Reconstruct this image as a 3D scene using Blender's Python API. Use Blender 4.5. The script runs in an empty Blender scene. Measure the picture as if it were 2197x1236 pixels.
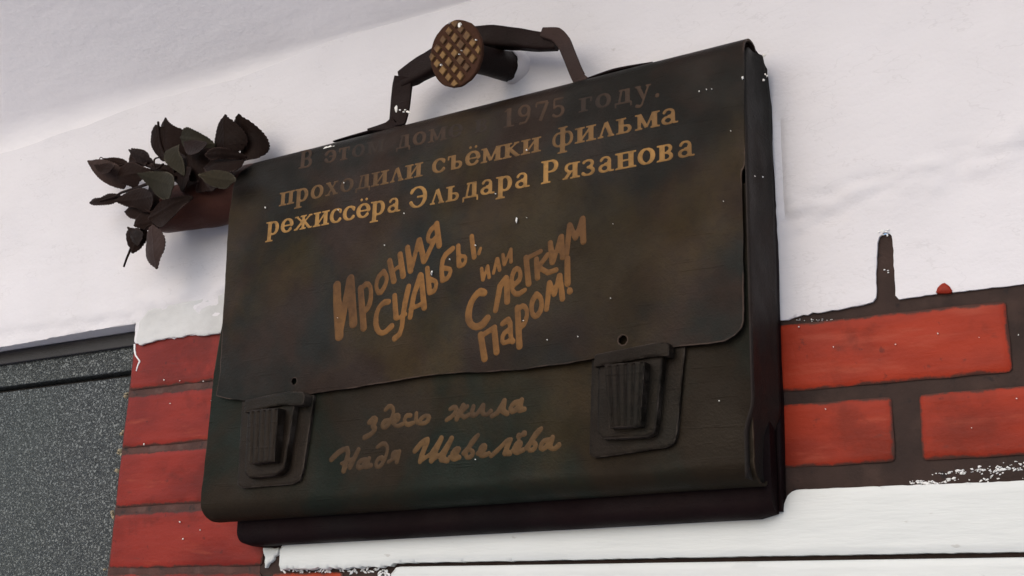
import bpy, bmesh, math, random
import numpy as np
from mathutils import Vector, Matrix
random.seed(7)
SC = bpy.context.scene
C = SC.collection

# ------------------------------------------------------------------ camera
PW, PH = 2197.0, 1236.0
F, YAW, PIT, ROL = 2700.046, 0.55454939, 0.28824404, -0.03013124
CAM = np.array([0.2939191, -1.1343090, -0.0948458])
def rotm(a, b, c):
    ca, sa, cb, sb, cc, sc = math.cos(a), math.sin(a), math.cos(b), math.sin(b), math.cos(c), math.sin(c)
    return (np.array([[ca, -sa, 0], [sa, ca, 0], [0, 0, 1]]) @ np.array([[1, 0, 0], [0, cb, -sb], [0, sb, cb]])
            @ np.array([[cc, 0, sc], [0, 1, 0], [-sc, 0, cc]]))
RM = rotm(YAW, PIT, ROL)
cd = bpy.data.cameras.new('camera'); cam = bpy.data.objects.new('camera', cd); C.objects.link(cam)
cd.sensor_width = 36; cd.lens = F / PW * 36; cd.clip_start = 0.01; cd.clip_end = 500
r_, f_, u_ = RM[:, 0], RM[:, 1], RM[:, 2]
cam.matrix_world = Matrix(((r_[0], u_[0], -f_[0], CAM[0]), (r_[1], u_[1], -f_[1], CAM[1]), (r_[2], u_[2], -f_[2], CAM[2]), (0, 0, 0, 1)))
SC.camera = cam

# ------------------------------------------------------------------ sky, sun, exposure
SUN_EL, SUN_AZ = math.radians(35), math.radians(195)
w = bpy.data.worlds.new('World'); SC.world = w; w.use_nodes = True
nt = w.node_tree; bg = nt.nodes['Background']
sky = nt.nodes.new('ShaderNodeTexSky'); sky.sky_type = 'NISHITA'; sky.sun_disc = False
sky.sun_elevation = SUN_EL; sky.sun_rotation = SUN_AZ; sky.dust_density = 2.0; sky.air_density = 1.0; sky.ozone_density = 0.6
nt.links.new(sky.outputs[0], bg.inputs[0]); bg.inputs[1].default_value = 0.15
sl = bpy.data.lights.new('sun', 'SUN'); sl.energy = 0.5; sl.angle = math.radians(85); sl.color = (1, .96, .96)
so = bpy.data.objects.new('sun', sl); C.objects.link(so)
sdir = Vector((math.sin(SUN_AZ) * math.cos(SUN_EL), math.cos(SUN_AZ) * math.cos(SUN_EL), math.sin(SUN_EL)))
so.rotation_euler = sdir.to_track_quat('Z', 'Y').to_euler(); so.location = sdir * 20
SC.view_settings.view_transform = 'Standard'; SC.view_settings.look = 'None'
SC.view_settings.exposure = 0.36; SC.view_settings.gamma = 1
SC.render.engine = 'CYCLES'

# ------------------------------------------------------------------ helpers
def W3(px, py, d):
    """photo pixel -> world point on the plane d metres in front of the wall"""
    v = RM @ np.array([px - PW / 2, F, -(py - PH / 2)])
    t = (-d - CAM[1]) / v[1]
    return CAM + t * v
def XZ(px, py, d=0.0):
    p = W3(px, py, d); return (p[0], p[2])
def poly_px(pts, d=0.0): return [XZ(x, y, d) for x, y in pts]

_rs = np.random.RandomState(3); _T = _rs.rand(256, 256)
def vnoise(x, y):
    x = np.asarray(x, float); y = np.asarray(y, float)
    xi = np.floor(x).astype(int); yi = np.floor(y).astype(int); fx = x - xi; fy = y - yi
    fx = fx * fx * (3 - 2 * fx); fy = fy * fy * (3 - 2 * fy)
    g = lambda a, b: _T[a % 256, b % 256]
    return ((g(xi, yi) * (1 - fx) + g(xi + 1, yi) * fx) * (1 - fy) + (g(xi, yi + 1) * (1 - fx) + g(xi + 1, yi + 1) * fx) * fy) * 2 - 1
def fbm(x, y, o=3):
    s = 0; a = 1; 
    for i in range(o):
        s = s + a * vnoise(x + 17.3 * i, y + 5.1 * i); x = x * 2.1; y = y * 2.1; a *= .5
    return s
def sd_poly(P):
    P = np.array(P, float)
    def f(X, Z):
        X = np.asarray(X, float); Z = np.asarray(Z, float)
        d = np.full(X.shape, 1e9); ins = np.zeros(X.shape, bool); n = len(P)
        for i in range(n):
            a = P[i]; b = P[(i + 1) % n]; e = b - a
            wx = X - a[0]; wz = Z - a[1]
            t = np.clip((wx * e[0] + wz * e[1]) / (e @ e + 1e-18), 0, 1)
            d = np.minimum(d, (wx - t * e[0]) ** 2 + (wz - t * e[1]) ** 2)
            c = (a[1] > Z) != (b[1] > Z)
            with np.errstate(divide='ignore', invalid='ignore'):
                xi = (b[0] - a[0]) * (Z - a[1]) / (b[1] - a[1] + 1e-18) + a[0]
            ins ^= c & (X < xi)
        d = np.sqrt(d); return np.where(ins, -d, d)
    return f
def sd_strokes(S):
    """S: list of (points, widths[, square]); capsules of varying radius, or square-ended bars"""
    def f(X, Z):
        d = np.full(np.shape(X), 1e9)
        for st in S:
            pts, ws = st[0], st[1]; sq = len(st) > 2 and st[2]
            for i in range(len(pts) - 1):
                a = np.array(pts[i]); b = np.array(pts[i + 1]); e = b - a; L = math.hypot(*e) + 1e-12
                ra, rb = ws[i] / 2, ws[i + 1] / 2
                wx = X - a[0]; wz = Z - a[1]
                if sq:
                    u = (wx * e[0] + wz * e[1]) / L; v = (wz * e[0] - wx * e[1]) / L
                    qx = np.abs(u - L / 2) - L / 2; qy = np.abs(v) - ra
                    dd = np.hypot(np.maximum(qx, 0), np.maximum(qy, 0)) + np.minimum(np.maximum(qx, qy), 0)
                else:
                    t = np.clip((wx * e[0] + wz * e[1]) / (L * L), 0, 1)
                    dd = np.hypot(wx - t * e[0], wz - t * e[1]) - (ra + (rb - ra) * t)
                d = np.minimum(d, dd)
        return d
    return f
def link(name, me, m, parent=None):
    o = bpy.data.objects.new(name, me); C.objects.link(o)
    if m: me.materials.append(m)
    if parent: o.parent = parent
    return o
def smooth(me, ang=40):
    me.polygons.foreach_set('use_smooth', [True] * len(me.polygons))
    me.set_sharp_from_angle(angle=math.radians(ang))
def field(name, sdf, bb, h, map3, m, parent=None, thick=0.002, ang=45):
    """mesh of the area where sdf<0, mapped into space by map3(u,v,s,back)"""
    x0, x1, z0, z1 = bb; nx = max(2, int((x1 - x0) / h) + 1); nz = max(2, int((z1 - z0) / h) + 1)
    xs = np.linspace(x0, x1, nx); zs = np.linspace(z0, z1, nz); X, Z = np.meshgrid(xs, zs, indexing='ij')
    S = sdf(X, Z); S = np.where(np.abs(S) < h * 1e-3, h * 1e-3, S); I = S < 0
    V = []; idx = {}; Fc = []
    def gv(i, j):
        k = (i, j)
        if k not in idx: idx[k] = len(V); V.append((xs[i], zs[j], S[i, j]))
        return idx[k]
    def ev(a, b):
        k = (a, b) if a < b else (b, a)
        if k not in idx:
            (i, j), (p, q) = k; sa, sb = S[i, j], S[p, q]; t = sa / (sa - sb); t = min(max(t, .06), .94)
            idx[k] = len(V); V.append((xs[i] + t * (xs[p] - xs[i]), zs[j] + t * (zs[q] - zs[j]), 0.0))
        return idx[k]
    cnt = I[:-1, :-1].astype(int) + I[1:, :-1] + I[1:, 1:] + I[:-1, 1:]
    for i, j in zip(*np.nonzero(cnt)):
        i = int(i); j = int(j)
        cs = [(i, j), (i + 1, j), (i + 1, j + 1), (i, j + 1)]
        if cnt[i, j] == 4: Fc.append([gv(*c) for c in cs]); continue
        pl = []
        for k in range(4):
            a, b = cs[k], cs[(k + 1) % 4]
            if I[a]: pl.append(gv(*a))
            if I[a] != I[b]: pl.append(ev(a, b))
        if len(pl) > 2: Fc.append(pl)
    if not Fc: return None
    A = np.array(V); n = len(A)
    fr = map3(A[:, 0], A[:, 1], A[:, 2], 0.0); bk = map3(A[:, 0], A[:, 1], A[:, 2], thick)
    E = {}
    for f in Fc:
        for k in range(len(f)):
            e = (f[k], f[(k + 1) % len(f)])
            if (e[1], e[0]) in E: del E[(e[1], e[0])]
            else: E[e] = 1
    faces = Fc + [[v + n for v in reversed(f)] for f in Fc] + [[b, a, a + n, b + n] for a, b in E]
    me = bpy.data.meshes.new(name); me.from_pydata(np.vstack([fr, bk]).tolist(), [], faces); me.update()
    at = me.attributes.new('rim', 'FLOAT', 'POINT'); at.data.foreach_set('value', np.concatenate([1 - A[:, 2], np.ones(n)]).astype(np.float32))
    smooth(me, ang)
    return link(name, me, m, parent)
def flat(d0, relief=None, rnd=0.0, nrm=0.0):
    """front sheet at depth d0 (m before the wall); rnd rounds the rim; relief(u,v) adds height"""
    def f(u, v, s, back):
        d = np.full(u.shape, d0 - back)
        if back == 0.0:
            if relief is not None: d = d + relief(u, v)
            if rnd: 
                t = np.clip(-s / rnd, 0, 1); d = d - rnd * .6 * (1 - np.sqrt(np.clip(1 - (1 - t) ** 2, 0, 1)))
        return np.stack([u, -d, v], 1)
    return f
def bbox(P, pad): 
    P = np.array(P); return (P[:, 0].min() - pad, P[:, 0].max() + pad, P[:, 1].min() - pad, P[:, 1].max() + pad)
def prism(name, outer, m, parent, d0, d1, rnd=0.0, h=.004, rough=0, relief=None, seed=0):
    sp = sd_poly(outer); sdf = (lambda X, Z: sp(X, Z) + rough * fbm(X * 90 + seed, Z * 90 + seed)) if rough else sp
    return field(name, sdf, bbox(outer, h * 1.5 + rough * 2), h, flat(d1, relief, rnd), m, parent, thick=d1 - d0)
def box(name, a, b, m, parent=None, bev=0.0):
    bm = bmesh.new(); bmesh.ops.create_cube(bm, size=1)
    for v in bm.verts: v.co = Vector([a[k] + (v.co[k] + .5) * (b[k] - a[k]) for k in range(3)])
    if bev: bmesh.ops.bevel(bm, geom=bm.edges[:], offset=bev, segments=3, affect='EDGES', profile=.6)
    me = bpy.data.meshes.new(name); bm.to_mesh(me); bm.free(); 
    if bev: smooth(me)
    return link(name, me, m, parent)
def sweep(name, pts, radii, m, parent, n=16, sq=2.0, up=Vector((0, -1, 0)), subdiv=6, tw=None, dent=0.0, crisp=0.0):
    """superellipse tube along a smoothed path; radii = [(across, along up)]"""
    P = [Vector(p) for p in pts]; R = [Vector(r) for r in radii]; PP = []; RR = []
    for i in range(len(P) - 1):
        p0 = P[max(i - 1, 0)]; p1 = P[i]; p2 = P[i + 1]; p3 = P[min(i + 2, len(P) - 1)]
        for k in range(subdiv):
            t = k / subdiv
            PP.append(.5 * ((2 * p1) + (p2 - p0) * t + (2 * p0 - 5 * p1 + 4 * p2 - p3) * t * t + (-p0 + 3 * p1 - 3 * p2 + p3) * t ** 3))
            PP[-1] = PP[-1].lerp(p1.lerp(p2, t), crisp)
            RR.append(R[i].lerp(R[i + 1], t))
    PP.append(P[-1]); RR.append(R[-1]); V = []; Fc = []
    for i, p in enumerate(PP):
        T = (PP[min(i + 1, len(PP) - 1)] - PP[max(i - 1, 0)]).normalized()
        U = (up - T * up.dot(T)).normalized(); S = T.cross(U)
        for k in range(n):
            a = 2 * math.pi * k / n; c, s = math.cos(a), math.sin(a)
            c = math.copysign(abs(c) ** (2 / sq), c); s = math.copysign(abs(s) ** (2 / sq), s)
            dn = 1 + dent * float(vnoise(i * .35 + 3, k * .5))
            V.append(p + S * (c * RR[i][0] * dn) + U * (s * RR[i][1] * dn))
    for i in range(len(PP) - 1):
        for k in range(n):
            Fc.append([i * n + k, i * n + (k + 1) % n, (i + 1) * n + (k + 1) % n, (i + 1) * n + k])
    Fc.append(list(range(n))[::-1]); Fc.append([(len(PP) - 1) * n + k for k in range(n)])
    me = bpy.data.meshes.new(name); me.from_pydata([tuple(v) for v in V], [], Fc); me.update()
    bm = bmesh.new(); bm.from_mesh(me); bmesh.ops.recalc_face_normals(bm, faces=bm.faces); bm.to_mesh(me); bm.free()
    smooth(me, 50); return link(name, me, m, parent)
def thing(name, label, cat, loc):
    o = bpy.data.objects.new(name, None); C.objects.link(o); o.location = loc; o['label'] = label; o['category'] = cat
    o.empty_display_size = .05
    return o
def keep(root):
    """children were modelled in world coordinates: leave them there"""
    bpy.context.view_layer.update()
    for ch in root.children: ch.matrix_parent_inverse = root.matrix_world.inverted()

# ------------------------------------------------------------------ materials
def mat(name, rough=.6, metal=0.0, spec=.5):
    m = bpy.data.materials.new(name); m.use_nodes = True
    b = m.node_tree.nodes['Principled BSDF']; b.inputs['Roughness'].default_value = rough
    b.inputs['Metallic'].default_value = metal; b.inputs['Specular IOR Level'].default_value = spec
    return m, m.node_tree, b
def nz(t, scale, detail=4, rough=.55, stretch=None, off=0, dist=0):
    tc = t.nodes.new('ShaderNodeTexCoord'); mp = t.nodes.new('ShaderNodeMapping'); n = t.nodes.new('ShaderNodeTexNoise')
    t.links.new(tc.outputs['Object'], mp.inputs[0]); t.links.new(mp.outputs[0], n.inputs['Vector'])
    if stretch: mp.inputs['Scale'].default_value = stretch
    mp.inputs['Location'].default_value = (off, off * .7, off * 1.3)
    n.inputs['Scale'].default_value = scale; n.inputs['Detail'].default_value = detail; n.inputs['Roughness'].default_value = rough
    n.inputs['Distortion'].default_value = dist
    return n.outputs['Fac']
def ramp(t, src, lo, hi, a=0.0, b=1.0):
    r = t.nodes.new('ShaderNodeMapRange'); t.links.new(src, r.inputs[0]); r.interpolation_type = 'SMOOTHSTEP'
    r.inputs[1].default_value = lo; r.inputs[2].default_value = hi; r.inputs[3].default_value = a; r.inputs[4].default_value = b
    return r.outputs[0]
def mix(t, fac, a, b):
    m = t.nodes.new('ShaderNodeMix'); m.data_type = 'RGBA'
    if isinstance(fac, float): m.inputs[0].default_value = fac
    else: t.links.new(fac, m.inputs[0])
    for i, v in ((6, a), (7, b)):
        if isinstance(v, tuple): m.inputs[i].default_value = (*v, 1)
        else: t.links.new(v, m.inputs[i])
    return m.outputs[2]
def math_(t, op, a, b):
    m = t.nodes.new('ShaderNodeMath'); m.operation = op
    for i, v in ((0, a), (1, b)):
        if isinstance(v, (int, float)): m.inputs[i].default_value = v
        else: t.links.new(v, m.inputs[i])
    return m.outputs[0]
def bump(t, b, src, dist, strength=1.0, prev=None):
    n = t.nodes.new('ShaderNodeBump'); n.inputs['Distance'].default_value = dist; n.inputs['Strength'].default_value = strength
    t.links.new(src, n.inputs['Height'])
    if prev: t.links.new(prev, n.inputs['Normal'])
    t.links.new(n.outputs[0], b.inputs['Normal']); return n.outputs[0]

BK = .44
def bronze(name, base, green, ochre, rough=.5, metal=.25, seed=0, g=.5, o=.5, spec=.4, k=1.0):
    base, green, ochre = [tuple(x * BK * k for x in q) for q in (base, green, ochre)]
    m, t, b = mat(name, rough, metal, spec * .26)
    c = mix(t, ramp(t, nz(t, 7, 5, .6, off=seed, dist=.4), .42, .62, 0, g), base, green)
    c = mix(t, ramp(t, nz(t, 5.5, 5, .6, off=seed + 4.7, dist=.3), .48, .68, 0, o), c, ochre)
    c = mix(t, ramp(t, nz(t, 2.6, 3, off=seed + 9), .4, .65, 0, .45), c, tuple(x * .45 for x in base))
    c = mix(t, ramp(t, nz(t, 170, 3, off=seed), .4, .75, 0, .35), c, tuple(x * .5 for x in base))
    at = t.nodes.new('ShaderNodeAttribute'); at.attribute_name = 'rim'       # metal rubbed bare along the free edges
    e = math_(t, 'MULTIPLY', ramp(t, at.outputs['Fac'], 1.0003, 1.0016, 1, 0), math_(t, 'GREATER_THAN', at.outputs['Fac'], .9))
    e = math_(t, 'MULTIPLY', e, ramp(t, nz(t, 34, 4, off=seed + 1), .42, .62, 0, .55))
    c = mix(t, e, c, tuple(min(1, x * 3.2 + .02) for x in base))
    t.links.new(c, b.inputs['Base Color'])
    t.links.new(ramp(t, nz(t, 14, 5, off=seed + 2), .3, .7, rough - .1, rough + .16), b.inputs['Roughness'])
    p = bump(t, b, nz(t, 24, 4, off=seed), .004, .3); p = bump(t, b, nz(t, 380, 4), .0009, .6, p)
    bump(t, b, ramp(t, nz(t, 60, 3, .5, stretch=(.25, 1, 3.5), off=seed + 3), .62, .70), .0008, .3, p)
    return m
M_FLAP = bronze('bronze_flap', (.050, .029, .020), (.012, .022, .020), (.090, .058, .014), .5, .15, 0, .75, .6)
M_FRONT = bronze('bronze_front', (.038, .025, .013), (.009, .025, .018), (.072, .042, .009), .52, .15, 3, .75, .55)
M_BACK = bronze('bronze_back', (.020, .009, .010), (.009, .008, .009), (.028, .012, .008), .6, .05, 6, .5, .3, .25)
M_SIDE = bronze('bronze_gusset', (.052, .040, .034), (.026, .038, .037), (.062, .030, .022), .55, .1, 8)
M_CLASP = bronze('bronze_clasp', (.034, .024, .017), (.013, .022, .018), (.055, .034, .016), .45, .3, 11)
M_DARK = bronze('bronze_dark', (.034, .017, .014), (.020, .016, .014), (.056, .030, .018), .5, .1, 14, .5, .5, .35)
M_STRAP = bronze('bronze_strap', (.10, .060, .052), (.06, .045, .042), (.11, .066, .045), .6, .05, 17, .5, .5, .3)
M_LEAF = bronze('bronze_leaf', (.034, .016, .011), (.014, .010, .008), (.055, .028, .016), .6, .05, 20, .5, .6, .25)
M_LEAFG = bronze('bronze_leaf_olive', (.066, .056, .036), (.04, .038, .026), (.085, .062, .034), .6, .05, 23, .5, .5, .25)
M_TUBE = bronze('bronze_roll', (.15, .052, .036), (.085, .036, .026), (.17, .075, .048), .5, .05, 26, .4, .5, .35)

def gilt(name, brass, dull, lo, hi, k, seed=0, metal=.35):
    m, t, b = mat(name, .5, metal, .14)
    f = ramp(t, nz(t, 6.5, 4, off=seed), lo, hi, 0, k)
    c = mix(t, f, dull, brass)
    c = mix(t, ramp(t, nz(t, 130, 4, off=seed), .45, .72, 0, .35), c, tuple(x * .4 for x in dull))
    t.links.new(c, b.inputs['Base Color']); bump(t, b, nz(t, 300, 3), .0006, .5)
    return m
M_L1 = gilt('brass_letters_worn_in_glare', (.052, .028, .015), (.021, .013, .009), .42, .62, .9, 1, .1)  # worn letters, also dulled in colour for the glare below the fold
M_L1.node_tree.nodes['Noise Texture'].inputs['Scale'].default_value = 13
M_L2 = gilt('brass_letters_worn', (.135, .074, .028), (.045, .026, .014), .35, .62, 1, 2, .3)
M_L3 = gilt('brass_letters_bright', (.25, .138, .044), (.085, .046, .018), .3, .6, 1, 5, .35)
M_TITLE = gilt('brass_title', (.155, .072, .020), (.062, .029, .011), .36, .62, 1, 9, .3)
M_SCRIPT = gilt('brass_script', (.11, .06, .022), (.045, .026, .013), .36, .62, 1, 13, .3)
M_STUD = gilt('brass_stud', (.20, .115, .046), (.10, .056, .030), .40, .56, 1, 21, .4)
M_STUD.node_tree.nodes['Noise Texture'].inputs['Scale'].default_value = 30
M_RUST = bronze('nail_rust', (.13, .056, .034), (.08, .046, .034), (.17, .085, .04), .7, .1, 30, .5, .5, .3)

def plain(name, col, rough=.6, var=.1, sc=20, bd=.0006, bs=300, spec=.4):
    m, t, b = mat(name, rough, 0, spec)
    c = mix(t, ramp(t, nz(t, sc, 6), .3, .7), tuple(x * (1 - var) for x in col), tuple(min(1, x * (1 + var * .4)) for x in col))
    t.links.new(c, b.inputs['Base Color']); bump(t, b, nz(t, bs, 4), bd, .6)
    return m, t, b, c
M_WHITE, t, b, c = plain('white_plaster', (.68, .66, .67), .7, .05, 4, .0005, 260, .3)
c = mix(t, ramp(t, nz(t, 2.2, 5, off=3), .45, .75, 0, .35), c, (.60, .575, .58))
c = mix(t, ramp(t, nz(t, 3.2, 6, .65, stretch=(1, 1, .35), off=14), .50, .72, 0, .30), c, (.56, .53, .50))
c = mix(t, ramp(t, nz(t, 55, 3, off=9), .73, .79, 0, .5), c, (.42, .39, .37))
c = mix(t, ramp(t, math_(t, 'ABSOLUTE', math_(t, 'SUBTRACT', nz(t, 5, 5, .6, stretch=(1, 1, 2.6), off=31), .5), 0), 0, .005, .14, 0), c, (.34, .32, .31))
t.links.new(c, b.inputs['Base Color'])
p = bump(t, b, nz(t, 12, 5, stretch=(1, 1, 2.2)), .006, .35); bump(t, b, nz(t, 230, 4), .0009, .5, p)
M_CEIL, t, b, c = plain('ceiling_paint', (.84, .81, .805), .75, .05, 3, .0006, 200, .3)
p = bump(t, b, nz(t, 5, 5, stretch=(1, 2.5, 1)), .012, .4); bump(t, b, nz(t, 120, 3), .0012, .4, p)
M_BOARD, t, b, c = plain('white_gloss_paint', (.60, .62, .60), .45, .05, 6, .0004, 180, .5)
c = mix(t, ramp(t, nz(t, 45, 3, off=2, stretch=(1, 1, 3)), .70, .76, 0, .5), c, (.36, .34, .31)); t.links.new(c, b.inputs['Base Color'])
bump(t, b, nz(t, 30, 5, stretch=(.5, 1, 3)), .0022, .5)
M_CHIP, *_ = plain('white_paint_chips', (.78, .78, .76), .6, .08, 60)
M_DAUB, *_ = plain('grey_daubed_plaster', (.56, .56, .545), .75, .14, 14, .0012, 120, .3)
M_DROP, *_ = plain('paint_drop', (.80, .78, .72), .5, .05, 60)
M_MORTAR, t, b, c = plain('dark_painted_mortar', (.032, .017, .0125), .8, .35, 16, .0014, 160, .3)
c = mix(t, ramp(t, nz(t, 24, 5, off=5), .5, .7, 0, .6), c, (.055, .030, .022)); c = mix(t, ramp(t, nz(t, 60, 4, off=7), .6, .7, 0, .8), c, (.012, .008, .008))
t.links.new(c, b.inputs['Base Color'])
M_MORTARL, t, b, c = plain('reddish_smeared_mortar', (.070, .026, .019), .7, .4, 22, .0014, 160, .3)
c = mix(t, ramp(t, nz(t, 30, 5, off=5), .5, .66, 0, .7), c, (.10, .050, .040)); c = mix(t, ramp(t, nz(t, 60, 4, off=7), .56, .68, 0, .8), c, (.016, .010, .009))
t.links.new(c, b.inputs['Base Color'])
def brick_mat(name, base, seed, feather=1.0):
    m, t, b = mat(name, .45, 0, .14)
    c = mix(t, ramp(t, nz(t, 8, 5, off=seed, stretch=(1, 1, 2)), .35, .7), base, tuple(x * q for x, q in zip(base, (.62, .55, .6))))
    c = mix(t, ramp(t, nz(t, 22, 5, off=seed + 3, stretch=(.5, 1, 3)), .56, .76, 0, .5), c, (.33, .06, .03))
    c = mix(t, ramp(t, nz(t, 95, 3, off=seed), .66, .74, 0, .5), c, (.05, .012, .01))
    c = mix(t, ramp(t, nz(t, 13, 6, .65, off=seed + 8), .50, .66, 0, .6), c, tuple(x * .42 for x in base))
    c = mix(t, ramp(t, nz(t, 30, 6, .7, off=seed + 6, stretch=(1, 1, 2.5)), .60, .72, 0, .35), c, (.06, .022, .016))
    at = t.nodes.new('ShaderNodeAttribute'); at.attribute_name = 'rim'      # brush-feathered edge of the red paint
    e = math_(t, 'ADD', math_(t, 'SUBTRACT', at.outputs['Fac'], feather), math_(t, 'MULTIPLY', math_(t, 'SUBTRACT', nz(t, 45, 6, .7, off=seed), .5), .012))
    c = mix(t, ramp(t, e, .0002, .0035, .95, 0), c, (.045, .022, .016))
    t.links.new(c, b.inputs['Base Color'])
    p = bump(t, b, nz(t, 30, 4, stretch=(.6, 1, 2), off=seed), .002, .5); bump(t, b, nz(t, 300, 3), .0005, .5, p)
    return m
M_BR = [brick_mat('red_brick_paint', (.30, .027, .008), 1), brick_mat('red_brick_paint_deep', (.225, .020, .012), 7), brick_mat('red_brick_paint_orange', (.33, .036, .009), 12)]
M_SPOT = brick_mat('red_brick_spot', (.26, .022, .008), 15, .9)
# steel door: hammered two-tone powder coat
M_DOOR, t, b = mat('hammered_grey_paint', .42, .25, .5)
tc = t.nodes.new('ShaderNodeTexCoord'); n1 = nz(t, 290, 2, .5, stretch=(1, 1, 1.25), dist=.9)
wv = ramp(t, math_(t, 'ABSOLUTE', math_(t, 'SUBTRACT', n1, .5), 0), .0, .085)
wl = ramp(t, n1, .46, .62)
c = mix(t, wl, (.034, .040, .040), (.125, .136, .134)); c = mix(t, ramp(t, wv, .0, .5, .8, 0), c, (.012, .012, .012))
c = mix(t, ramp(t, nz(t, 3, 3), .4, .7, 0, .3), c, (.05, .065, .052)); t.links.new(c, b.inputs['Base Color'])  # greenish tint of reflections mixed into the paint in patches
bump(t, b, wv, .0012, .8)
M_BLACK, *_ = plain('black_frame_and_shade', (.016, .014, .016), .5, .3, 20, .0004, 200)
M_GROUND, *_ = plain('pale_bounce_paving', (.60, .585, .60), .85, .15, 2, .003, 40)
M_FOAM, *_ = plain('sealant', (.30, .25, .16), .8, .2, 60)

# ------------------------------------------------------------------ setting
CO = .077
XE = XZ(262, 965)[0]          # left edge of the brick pier = door opening
XR_W = 0.9
g = box('ground', (-30, -40, -1.95), (30, 6, -1.75), M_GROUND); g['kind'] = 'structure'  # unseen ground, kept pale to bounce light up to the ceiling
# concrete canopy over the entrance, slightly out of level as in the photo
cm = bpy.data.meshes.new('ceiling')
zc = lambda x: .696 - .025 * (x + 1.369)
V = []; Fc = []
xs_ = [-3.2, -2, -1.6, -1.369, -1.1, -.8, -.487, -.2, .2, .9, 2.0]
NY = 11
def under(x):
    r = .003 + .075 * min(1, max(0, (-x - .45) / .9)); k = 1.0 + .45 * max(0, -x - .4)
    p = [(.3, -.03), (.02, -.004 - r)]; a1 = math.atan(.52 * k)
    for i in range(6):          # coved joint: tight at the right, wide at the left
        a = (math.pi / 2 + a1) * 0 + i / 5 * (math.pi / 2 - a1); p.append((-PDC - r * (1 - math.cos(a)), -r * 1.0 + r * math.sin(a)))
    y0, z0 = p[-1]
    for d in (.15, .3, .5): p.append((y0 - d, z0 + d * .50 * k))  # underside tilted up outward and kept shallow to catch more light
    return p
PDC = .0042
for x in xs_:
    for y, z in under(x): V.append((x, y, zc(x) + z))
nb = len(V)
for x in xs_:
    for y, z in under(x): V.append((x, y, zc(x) + .85))
ys = [0] * NY
ny = len(ys)
for i in range(len(xs_) - 1):
    for k in range(ny - 1):
        a = i * ny + k; Fc.append([a, a + 1, a + ny + 1, a + ny]); Fc.append([a + nb, a + nb + ny, a + nb + ny + 1, a + nb + 1])
    a = i * ny + ny - 1; Fc.append([a, a + nb, a + nb + ny, a + ny]); a = i * ny; Fc.append([a, a + ny, a + nb + ny, a + nb])
for i in (0, len(xs_) - 1): Fc.append([i * ny + k for k in range(ny)] + [nb + i * ny + k for k in range(ny)][::-1])
cm.from_pydata(V, [], Fc); cm.update()
bm = bmesh.new(); bm.from_mesh(cm); bmesh.ops.recalc_face_normals(bm, faces=bm.faces); bm.to_mesh(cm); bm.free(); smooth(cm, 50)
ce = link('ceiling', cm, M_CEIL); ce['kind'] = 'structure'

# ---- brick wall
wall = thing('brick_wall', 'white plastered wall with bands of red painted bricks around a hanging bronze briefcase', 'wall', (0, 0, -1.75))
box('mortar_bed', (XE, 0, -1.75), (-.7445, .25, .3), M_MORTARL, wall)
box('mortar_bed', (-.744, 0, -1.75), (XR_W, .25, .3), M_MORTAR, wall)
box('wall_core', (-3.2, .06, .33), (XE, .25, .75), M_BLACK, wall)
def plaster_relief(u, v):
    # rough trowelled band (right) and daub (left); smooth elsewhere
    zb = np.interp(u, [-2, -1.02, -.83, -.1, .12, .9], [.36, .335, .345, .325, .36, .48])
    band = np.exp(-((v - zb) / .022) ** 2) * np.where((u > -1.02) & (u < -.8) | (u > -.15), 1, .35)
    n = fbm(u * 42, v * 75, 4)
    r = .0018 * fbm(u * 6, v * 9, 3) + band * (.0026 * n - .0030 * np.abs(fbm(u * 14 + 4, v * 40, 3)) + .001)
    r += np.where(v > zb, .003, 0) * np.clip((v - zb) / .01, 0, 1)
    # thin vertical crease right of the case
    r += -.0022 * np.exp(-((u - XZ(1683, 400)[0]) / .0022) ** 2) * ((v > XZ(1683, 475)[1]) & (v < XZ(1683, 250)[1]))
    # trowel line running down to the case
    zl = np.interp(u, [-.13, -.08, .02, .13], [XZ(1680, 458)[1], XZ(1745, 425)[1], XZ(1960, 372)[1], XZ(2190, 330)[1]])
    r += -.0015 * np.exp(-((v - zl) / .002) ** 2) * (u > -.14)
    # old paint build-up where the nail enters
    cx, cz = XZ(1103, 143); rr = np.hypot(u - cx, (v - cz) * .8)
    r += .004 * np.exp(-(rr / .022) ** 2) * (1 + .5 * fbm(u * 120, v * 120))
    return r
PD = .0042
Lp = [(-3.2, .75), (-3.2, XZ(0, 745, PD)[1] + .0)] + poly_px([(0, 745), (140, 720), (289, 692), (291, 715), (285, 738), (300, 737), (318, 732), (350, 724), (375, 727), (400, 718), (440, 719), (470, 711)], PD)
Lp += [(XZ(1672, 688, PD)[0] - .25, .243)] + poly_px([(1672, 686), (1740, 672), (1800, 662), (1868, 650), (1878, 640), (1879, 580), (1882, 515), (1890, 500), (1905, 495), (1914, 508), (1917, 580), (1921, 642), (1940, 639), (2012, 630), (2018, 617), (2026, 608), (2034, 616), (2040, 627), (2197, 607)], PD)
Lp += [(XR_W, XZ(2197, 607, PD)[1] + .002), (XR_W, .75)]
sp = sd_poly(Lp)
def psdf(X, Z):
    rag = .0007 + .0011 * ((X > -1.02) & (X < -.75) | (X > -.16) & (X < -.035))
    return sp(X, Z) + rag * fbm(X * 190, Z * 190, 3)
field('white_plaster', psdf, (-3.21, XR_W + .01, .21, .76), .0048, flat(PD, plaster_relief, .0008), M_WHITE, wall, thick=PD + .05 if False else PD - .0005)
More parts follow.
